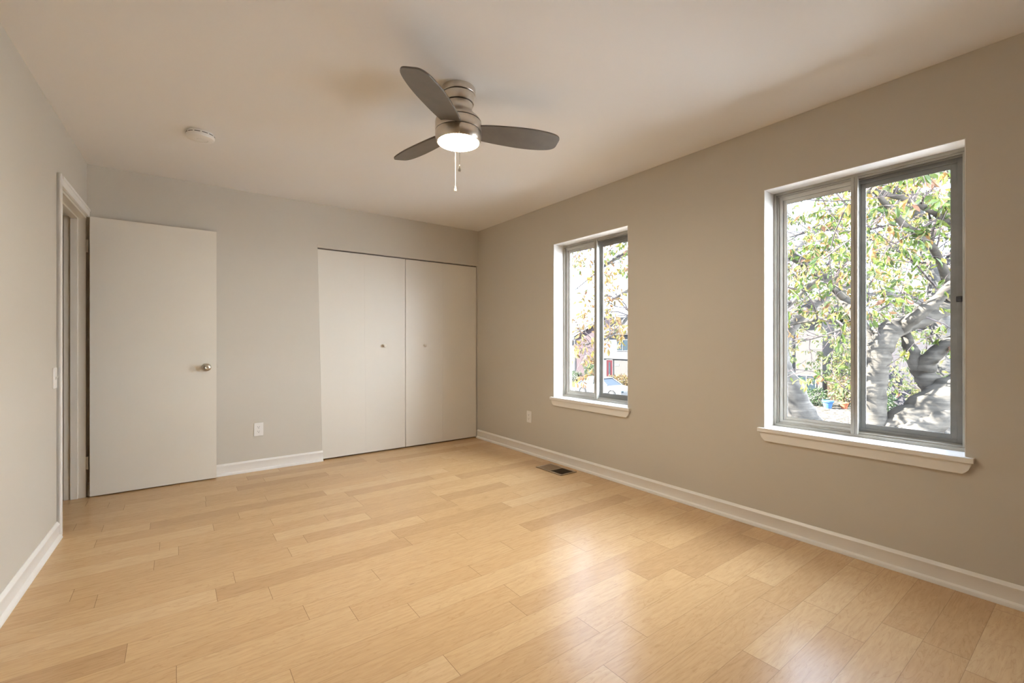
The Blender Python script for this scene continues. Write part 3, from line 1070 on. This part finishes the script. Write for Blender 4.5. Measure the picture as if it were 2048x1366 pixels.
# the gnarled cherry close to the large window
D = 5.6
base = at(1738, 900, D)
root = Vector((base.x + 0.05, base.y + 0.05, GZ))
fork = at(1736, 930, D)
near_limbs = [
    # main stem, bending away to the upper right
    ([root, Vector((base.x, base.y, -1.4)), fork, at(1740, 840, D), at(1744, 760, D), at(1752, 712, D), at(1772, 672, D), at(1812, 648, D + 0.1), at(1862, 632, D + 0.2), at(1912, 596, D + 0.3), at(1975, 520, D + 0.5), at(2050, 400, D + 0.8)],
     [0.30, 0.24, 0.20, 0.155, 0.150, 0.155, 0.135, 0.11, 0.10, 0.085, 0.06, 0.03], 0.35),
    # second arm close above it
    ([at(1800, 655, D), at(1838, 628, D - 0.2), at(1872, 600, D - 0.3), at(1905, 570, D - 0.4), at(1960, 520, D - 0.5)], [0.085, 0.075, 0.06, 0.05, 0.03], 0.6),
    # heavy low limb running right
    ([fork, at(1775, 872, D - 0.1), at(1820, 842, D - 0.15), at(1868, 808, D - 0.2), at(1915, 778, D - 0.2), at(1990, 735, D - 0.2), at(2080, 660, D)], [0.19, 0.19, 0.195, 0.19, 0.18, 0.15, 0.09], 0.15),
    ([at(1800, 885, D - 0.3), at(1840, 862, D - 0.3), at(1880, 832, D - 0.3), at(1920, 800, D - 0.3)], [0.16, 0.15, 0.13, 0.10], 0.0),
    # forked arm rising from the low limb
    ([at(1875, 800, D - 0.1), at(1862, 768, D), at(1842, 738, D + 0.1), at(1826, 712, D + 0.15), at(1815, 680, D + 0.2), at(1806, 640, D + 0.3)], [0.13, 0.125, 0.115, 0.085, 0.06, 0.04], 0.3),
    ([at(1850, 742, D + 0.05), at(1856, 722, D), at(1876, 702, D - 0.05), at(1908, 680, D - 0.1), at(1960, 640, D - 0.1), at(2030, 560, D)], [0.10, 0.092, 0.082, 0.075, 0.06, 0.03], 0.4),
    # upper limbs crossing the top of the pane
    ([at(1905, 600, D + 0.2), at(1880, 520, D), at(1850, 478, D - 0.4), at(1805, 448, D - 0.7), at(1765, 400, D - 1.0), at(1720, 350, D - 1.2), at(1660, 300, D - 1.3)], [0.06, 0.045, 0.036, 0.030, 0.026, 0.02, 0.012], 1.0),
    ([at(1860, 498, D - 0.3), at(1864, 470, D - 0.4), at(1860, 440, D - 0.5), at(1858, 410, D - 0.5)], [0.018, 0.016, 0.013, 0.009], 0.5),
    ([at(1960, 520, D - 0.4), at(1890, 440, D - 0.6), at(1800, 395, D - 0.9), at(1700, 380, D - 1.2), at(1600, 400, D - 1.3)], [0.05, 0.034, 0.026, 0.02, 0.012], 1.0),
    ([at(1980, 500, D), at(1930, 380, D - 0.2), at(1850, 300, D - 0.4), at(1750, 250, D - 0.6)], [0.06, 0.045, 0.03, 0.015], 0.8),
    # limb sweeping left, towards the narrow window
    ([at(1752, 705, D), at(1690, 600, D + 0.5), at(1600, 520, D + 0.9), at(1480, 470, D + 1.2), at(1360, 450, D + 1.6), at(1260, 500, D + 2.0), at(1190, 540, D + 2.5)], [0.09, 0.07, 0.06, 0.05, 0.04, 0.03, 0.015], 0.9),
    ([at(1690, 600, D + 0.5), at(1640, 560, D + 0.2), at(1590, 600, D), at(1550, 640, D)], [0.04, 0.03, 0.02, 0.008], 1.2),
    ([at(1752, 712, D), at(1700, 660, D + 0.6), at(1650, 640, D + 1.0), at(1580, 650, D + 1.3)], [0.05, 0.035, 0.025, 0.01], 1.2),
    ([at(1480, 470, D + 1.2), at(1540, 380, D + 0.8), at(1620, 340, D + 0.6), at(1700, 330, D + 0.5)], [0.04, 0.03, 0.02, 0.01], 1.2),
]
tree('cherry_tree', root, 'gnarled grey cherry tree with thick crooked limbs filling the large window', 'tree', near_limbs, 11, M['bark'], M['leaf'], 0.105, 5.2, 8, 7)

# the leaning tree further out, left of it
D2 = 8.5
b2 = at(1668, 1015, D2)
b2 = Vector((b2.x, b2.y, GZ))
lean = [
    ([b2, at(1632, 900, D2), at(1606, 838, D2), at(1582, 780, D2), at(1562, 735, D2), at(1556, 690, D2), at(1572, 662, D2), at(1600, 632, D2 - 0.2), at(1640, 598, D2 - 0.4), at(1690, 572, D2 - 0.6), at(1760, 540, D2 - 0.7)], [0.34, 0.30, 0.26, 0.22, 0.19, 0.17, 0.14, 0.11, 0.09, 0.06, 0.03], 0.3),
    ([at(1560, 720, D2), at(1520, 640, D2 + 0.2), at(1470, 580, D2 + 0.3), at(1390, 540, D2 + 0.2), at(1300, 560, D2 - 0.1), at(1225, 600, D2 - 0.5)], [0.14, 0.12, 0.10, 0.07, 0.05, 0.02], 1.2),
    ([at(1470, 580, D2 + 0.3), at(1400, 470, D2), at(1320, 420, D2 - 0.4), at(1235, 430, D2 - 0.8), at(1180, 500, D2 - 1.0)], [0.08, 0.06, 0.045, 0.03, 0.012], 1.8),
    ([at(1520, 640, D2 + 0.2), at(1560, 540, D2), at(1620, 470, D2), at(1700, 420, D2 + 0.2)], [0.09, 0.07, 0.05, 0.02], 0.9),
    ([at(1300, 560, D2 - 0.1), at(1265, 620, D2 - 0.3), at(1225, 670, D2 - 0.6), at(1170, 690, D2 - 0.9)], [0.04, 0.03, 0.02, 0.01], 2.2),
    ([at(1390, 540, D2 + 0.2), at(1310, 500, D2 + 0.8), at(1230, 520, D2 + 1.2), at(1150, 580, D2 + 1.6)], [0.05, 0.035, 0.02, 0.01], 1.6),
    ([at(1320, 420, D2 - 0.4), at(1260, 470, D2 + 0.4), at(1200, 460, D2 + 1.0), at(1130, 490, D2 + 1.5)], [0.04, 0.03, 0.02, 0.01], 1.2),
]
tree('leaning_tree', b2, 'slanting grey tree trunk crossing the lower left of the large window', 'tree', lean, 23, M['bark2'], M['leaf_gold'], 0.11, 3.6, 6, 6)

# a third tree standing behind the cherry
D3 = 10.5
b3 = at(1895, 900, D3)
b3 = Vector((b3.x, b3.y, GZ))
back = [
    ([b3, at(1894, 800, D3), at(1886, 700, D3), at(1878, 620, D3), at(1868, 545, D3), at(1846, 470, D3), at(1824, 400, D3), at(1816, 340, D3), at(1820, 250, D3)], [0.22, 0.20, 0.18, 0.165, 0.15, 0.14, 0.13, 0.11, 0.05], 0.8),
    ([at(1868, 560, D3), at(1800, 500, D3 + 0.5), at(1720, 470, D3 + 0.8), at(1640, 460, D3 + 1.0), at(1560, 480, D3 + 1.2)], [0.10, 0.07, 0.05, 0.035, 0.02], 1.0),
    ([at(1850, 480, D3), at(1780, 400, D3 + 0.3), at(1700, 350, D3 + 0.5), at(1600, 340, D3 + 0.7)], [0.09, 0.06, 0.04, 0.02], 1.0),
    ([at(1878, 620, D3), at(1800, 590, D3 - 0.4), at(1730, 590, D3 - 0.6), at(1660, 620, D3 - 0.6)], [0.08, 0.055, 0.035, 0.015], 1.0),
    ([at(1870, 560, D3), at(1920, 480, D3), at(1960, 400, D3)], [0.09, 0.06, 0.03], 1.0),
    ([at(1800, 590, D3 - 0.4), at(1720, 640, D3), at(1650, 670, D3 + 0.4), at(1570, 690, D3 + 0.6)], [0.05, 0.04, 0.025, 0.012], 1.3),
    ([at(1720, 470, D3 + 0.8), at(1680, 540, D3 + 1.2), at(1620, 580, D3 + 1.6), at(1560, 600, D3 + 1.8)], [0.05, 0.035, 0.025, 0.012], 1.3),
    ([at(1886, 700, D3), at(1830, 640, D3 + 0.6), at(1780, 640, D3 + 1.0), at(1720, 690, D3 + 1.2)], [0.06, 0.04, 0.03, 0.012], 1.2),
]
tree('background_tree', b3, 'leafy green tree standing behind the gnarled cherry', 'tree', back, 37, M['bark2'], M['leaf_far'], 0.12, 6.0, 8, 8, blen=(0.9, 1.9))


# ------------------------------------------------------------------ outdoors: shrubs
def shrub(name, c, rx, ry, rz, n, leafm, label, cat, ln, seed, group=None):
    rng = random.Random(seed)
    g = thing(name, (c[0], c[1], c[2]), label, cat, group)
    L = []
    st = MB()
    for i in range(9):
        a = rng.uniform(0, 2 * PI)
        e = Vector((c[0] + rx * 0.6 * math.cos(a), c[1] + ry * 0.6 * math.sin(a), c[2] + rz * rng.uniform(0.7, 1.3)))
        st.tube([Vector(c), Vector(c).lerp(e, 0.5) + rdir(rng) * 0.06, e], [0.025, 0.015, 0.006], 5)
    for i in range(n):
        d = rdir(rng)
        r = rng.uniform(0.55, 1.0) * (1 + 0.12 * math.sin(5 * math.atan2(d.y, d.x)))
        p = Vector((c[0] + d.x * rx * r, c[1] + d.y * ry * r, max(c[2] + 0.03, c[2] + rz + d.z * rz * r)))
        ll = ln * rng.uniform(0.6, 1.2)
        L.append((p, (rdir(rng) + d * 0.8).normalized(), (rdir(rng) + Vector((0, 0, 0.8))).normalized(), ll, ll * 0.55))
    st.build('stems', M['twig'], g)
    o = leaf_mesh('foliage', L, leafm, g)
    o['kind'] = 'stuff'
    return g


shrub('tall_shrub', (30.6, 26.9, GZ + 0.02), 0.85, 0.80, 0.95, 900, M['bush'], 'tall dark green shrub against the brick gable', 'shrub', 0.2, 1)
shrub('low_shrub', (30.1, 28.9, GZ + 0.02), 0.7, 0.8, 0.5, 700, M['bush'], 'low green shrub left of the tall one by the brick gable', 'shrub', 0.18, 2)
shrub('rusty_hedge', (29.6, 22.6, GZ + 0.02), 1.2, 1.7, 0.5, 1100, M['hedge'], 'rust coloured rounded hedge before the red front door house', 'hedge', 0.2, 3)
shrub('garden_shrub', (29.6, 6.9, GZ + 0.02), 0.7, 0.75, 0.55, 700, M['bush'], 'small green shrub under the house window', 'shrub', 0.16, 4)
shrub('climbing_shrub', (30.3, 5.4, GZ + 0.02), 0.9, 1.0, 2.1, 1500, M['leaf_far'], 'tall loose shrub in front of the brown fence', 'shrub', 0.2, 5)
shrub('evergreen_shrub', (27.6, 3.3, GZ + 0.02), 0.9, 0.8, 0.8, 900, M['bush'], 'dark green shrub beside the white brick house', 'shrub', 0.18, 6)
shrub('window_shrub', (30.6, 8.9, GZ + 0.02), 0.5, 0.7, 0.45, 500, M['bush'], 'pale shrub below the left edge of the house window', 'shrub', 0.16, 7)


def pot(name, c, s, material, label):
    m = MB().lathe([(0.0, 0.0), (0.16 * s, 0.0), (0.24 * s, 0.34 * s), (0.27 * s, 0.34 * s), (0.27 * s, 0.42 * s), (0.22 * s, 0.42 * s), (0.20 * s, 0.30 * s), (0.0, 0.30 * s)], c=c, segs=24)
    tag(m.build(name, material, origin=c, smooth=40), label, 'flower pot')


pot('flower_pot', (29.3, 5.30, GZ + 0.02), 0.9, M['terracotta'], 'red terracotta pot right of the blue one in the garden')
pot('flower_pot', (28.7, 5.95, GZ + 0.02), 1.15, M['bluepot'], 'blue glazed pot in the garden strip')
pot('flower_pot', (29.2, 27.2, GZ + 0.02), 1.3, M['terracotta'], 'terracotta pot in front of the tall dark shrub')


# ------------------------------------------------------------------ outdoors: houses
def house(name, label, x, y0, y1, z1, wallm, depth=8.0):
    """Facade at x, between y0 < y1, eaves at z1."""
    g = thing(name, (x, (y0 + y1) / 2, GZ), label, 'house')
    MB().box((x, y0, GZ), (x + depth, y1, z1)).build('wall', wallm, g)
    return g


def hwin(g, x, y0, y1, z0, z1, cols=2, fr=0.07):
    f = MB()
    f.box((x - 0.05, y0, z0), (x + 0.0, y0 + fr, z1))
    f.box((x - 0.05, y1 - fr, z0), (x + 0.0, y1, z1))
    f.box((x - 0.05, y0 + fr, z1 - fr), (x + 0.0, y1 - fr, z1))
    f.box((x - 0.05, y0 + fr, z0), (x + 0.0, y1 - fr, z0 + fr))
    for i in range(1, cols):
        yy = y0 + (y1 - y0) * i / cols
        f.box((x - 0.05, yy - 0.03, z0 + fr), (x, yy + 0.03, z1 - fr))
    w = f.build('window', M['housetrim'], g)
    MB().box((x - 0.02, y0 + fr, z0 + fr), (x - 0.002, y1 - fr, z1 - fr)).build('pane', M['houseglass'], w)
    return w


# white house with the red door
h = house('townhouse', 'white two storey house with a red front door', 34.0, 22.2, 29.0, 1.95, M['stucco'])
MB().prism([(33.5, 1.85), (38.0, 3.6), (42.5, 1.85), (42.5, 2.05), (38.0, 3.85), (33.5, 2.05)], 22.0, 29.05, 1).build('roof', M['roof'], h)
MB().box((33.93, 22.2, -0.45), (34.0, 29.0, 1.75)).build('upper_siding', M['siding'], h)
MB().box((33.85, 22.2, -0.62), (34.0, 29.0, -0.43)).build('belt_trim', M['housetrim'], h)
MB().prism([(29.0, 2.9), (24.0, 5.1), (24.0, 5.6), (29.0, 3.4)], 38.2, 38.6, 0).build('rear_fascia', M['roof_dark'], h)
d = MB().box((33.94, 27.2, GZ + 0.12), (34.0, 28.02, -0.78)).build('front_door', M['red_door'], h)
d['label'] = 'red front door'
f = MB()
f.box((33.92, 27.12, GZ + 0.1), (34.0, 27.2, -0.72))
f.box((33.92, 28.02, GZ + 0.1), (34.0, 28.1, -0.72))
f.box((33.92, 27.12, -0.78), (34.0, 28.1, -0.70))
f.build('door_frame', M['housetrim'], h)
MB().box((33.92, 27.50, GZ + 0.5), (33.945, 27.72, -1.0)).build('door_glass', M['houseglass'], d)
MB().box((33.97, 26.40, -1.36), (34.0, 26.95, -1.16)).build('number_plaque', M['stone'], h)
hwin(h, 33.93, 25.0, 26.6, 0.2, 1.4)
MB().box((33.0, 27.0, GZ), (34.0, 28.2, GZ + 0.12)).build('door_step', M['stone'], h)

# brick gable house beyond
h = thing('brick_house', (35.0, 30.5, GZ), 'red brick gable end house at the left of the narrow window', 'house')
GL, GM = 33.7, 29.15
MB().prism([(GL, GZ), (GM, GZ), (GM, 3.72), (GL, 1.9)], 35.0, 43.0, 0).build('gable_wall', M['brick'], h)
MB().prism([(GL + 0.35, 1.72), (GM, 3.72), (GM, 3.96), (GL + 0.35, 1.96)], 34.7, 43.2, 0).build('roof_slope', M['roof'], h)
MB().prism([(GL + 0.35, 1.60), (GM, 3.60), (GM, 3.78), (GL + 0.35, 1.78)], 34.62, 34.72, 0).build('rake_board', M['housetrim'], h)
MB().tube([(34.93, 33.78, GZ), (34.93, 33.78, 1.7)], 0.10, 8).build('downspout', M['housetrim'], h)

# farther house at the very left
h = house('end_house', 'pale house end with a sunlit roof left of the brick gable', 36.5, 34.2, 44.0, 1.3, M['siding'])
MB().prism([(36.0, 1.25), (40.5, 2.9), (45.0, 1.25), (45.0, 1.4), (40.5, 3.1), (36.0, 1.4)], 34.15, 44.2, 1).build('roof', M['roof'], h)
hwin(h, 36.5, 36.0, 37.6, -0.6, 0.7)

# white house with the wide window
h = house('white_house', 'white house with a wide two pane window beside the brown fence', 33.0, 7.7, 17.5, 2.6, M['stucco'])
MB().prism([(32.5, 2.5), (37.0, 4.3), (41.5, 2.5), (41.5, 2.7), (37.0, 4.5), (32.5, 2.7)], 7.5, 17.7, 1).build('roof', M['roof'], h)
hwin(h, 33.0, 8.05, 9.3, -2.38, -1.2)
hwin(h, 33.0, 11.0, 13.0, -2.0, -0.6)
MB().tube([(32.92, 9.6, GZ), (32.92, 9.6, 2.5)], 0.09, 8).build('downspout', M['siding'], h)
MB().box((32.5, 8.0, GZ), (33.0, 9.5, GZ + 0.25)).build('doorstep', M['stone'], h)

# painted brick house
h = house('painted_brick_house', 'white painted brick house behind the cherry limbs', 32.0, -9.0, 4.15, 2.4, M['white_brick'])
MB().prism([(31.5, 2.3), (36.0, 4.2), (40.5, 2.3), (40.5, 2.5), (36.0, 4.4), (31.5, 2.5)], -9.2, 4.3, 1).build('roof', M['roof'], h)
hwin(h, 32.0, 0.2, 1.7, -0.2, 1.1, 3)
hwin(h, 32.0, -3.0, -1.4, -2.0, -0.7)

# brown fence between the two houses
fe = thing('garden_fence', (33.2, 6.0, GZ), 'brown wooden fence between the two white houses', 'fence')
MB().box((33.25, 4.2, GZ + 0.4), (33.31, 7.65, GZ + 0.5)).box((33.25, 4.2, GZ + 1.4), (33.31, 7.65, GZ + 1.5)).build('rail', M['fence'], fe)
for i in range(22):
    y = 4.22 + i * 0.156
    MB().box((33.2, y, GZ + 0.04), (33.25, y + 0.14, GZ + 1.75)).build('board', M['fence'], fe)


# ------------------------------------------------------------------ outdoors: cars
def car(loc, rz, label):
    """Built along +X (front), local frame."""
    g = thing('car', loc, label, 'car', 'white cars parked below', rz=rz)
    prof = [(-2.2, 0.32), (-2.25, 0.55), (-2.22, 0.82), (-2.05, 0.92), (-1.5, 0.95), (0.85, 0.95), (1.2, 0.90), (1.9, 0.80), (2.2, 0.66), (2.25, 0.45), (2.18, 0.26), (1.78, 0.24), (1.72, 0.50), (1.55, 0.64), (1.25, 0.64), (1.08, 0.50), (1.02, 0.24), (-1.00, 0.24), (-1.06, 0.50), (-1.23, 0.64), (-1.53, 0.64), (-1.70, 0.50), (-1.76, 0.24)]
    MB().prism(prof, -0.86, 0.86, 1).build('body', M['carpaint'], g, local=True, bevel=0.05, bseg=3, smooth=40)
    # tapered cabin
    mb = MB()
    lo = [(-1.95, -0.80), (0.95, -0.80), (0.95, 0.80), (-1.95, 0.80)]
    hi = [(-1.30, -0.60), (0.10, -0.60), (0.10, 0.60), (-1.30, 0.60)]
    A = [mb.bm.verts.new((x, y, 0.93)) for x, y in lo]
    B = [mb.bm.verts.new((x, y, 1.42)) for x, y in hi]
    mb.bm.faces.new(A[::-1])
    mb.bm.faces.new(B)
    for i in range(4):
        j = (i + 1) % 4
        mb.bm.faces.new((A[i], A[j], B[j], B[i]))
    mb.build('cabin', M['carglass'], g, local=True, bevel=0.03)
    MB().prism([(-1.45, 1.40), (0.22, 1.40), (0.05, 1.465), (-1.25, 1.465)], -0.62, 0.62, 1).build('roof', M['carpaint'], g, local=True, bevel=0.02)
    for sy in (-1, 1):
        for a, b in (((0.92, 0.78, 0.95), (0.12, 0.605, 1.42)), ((-0.45, 0.80, 0.95), (-0.5, 0.615, 1.42)), ((-1.9, 0.79, 0.95), (-1.28, 0.605, 1.42))):
            MB().tube([(a[0], a[1] * sy, a[2]), (b[0], b[1] * sy, b[2])], 0.045, 6).build('pillar', M['carpaint'], g, local=True)
    for x in (-1.38, 1.40):
        for sy in (-1, 1):
            w = MB().lathe([(0.0, -0.10), (0.26, -0.10), (0.32, -0.07), (0.32, 0.07), (0.26, 0.10), (0.0, 0.10)], c=(x, sy * 0.78, 0.32), axis=1, segs=24).build('wheel', M['tyre'], g, local=True, smooth=40)
            MB().lathe([(0.0, -0.112), (0.18, -0.108), (0.20, -0.09), (0.20, 0.09), (0.18, 0.108), (0.0, 0.112)], c=(x, sy * 0.78, 0.32), axis=1, segs=20).build('hubcap', M['alu_bright'], w, local=True, smooth=40)
    for sy in (-1, 1):
        MB().box((-2.28, sy * 0.82 - 0.12 * (sy > 0), 0.62), (-2.16, sy * 0.82 + 0.12 * (sy < 0), 0.80)).build('taillight', M['taillight'], g, local=True, bevel=0.02)
        MB().box((2.12, sy * 0.80 - 0.16 * (sy > 0), 0.56), (2.26, sy * 0.80 + 0.16 * (sy < 0), 0.68)).build('headlight', M['houseglass'], g, local=True, bevel=0.02)
    return g


car((22.3, 17.9, GZ), -PI / 2, 'white car parked in front of the lawn, seen in the narrow window')
car((24.9, -0.6, GZ), -PI / 2, 'white car under the low cherry limb in the large window')
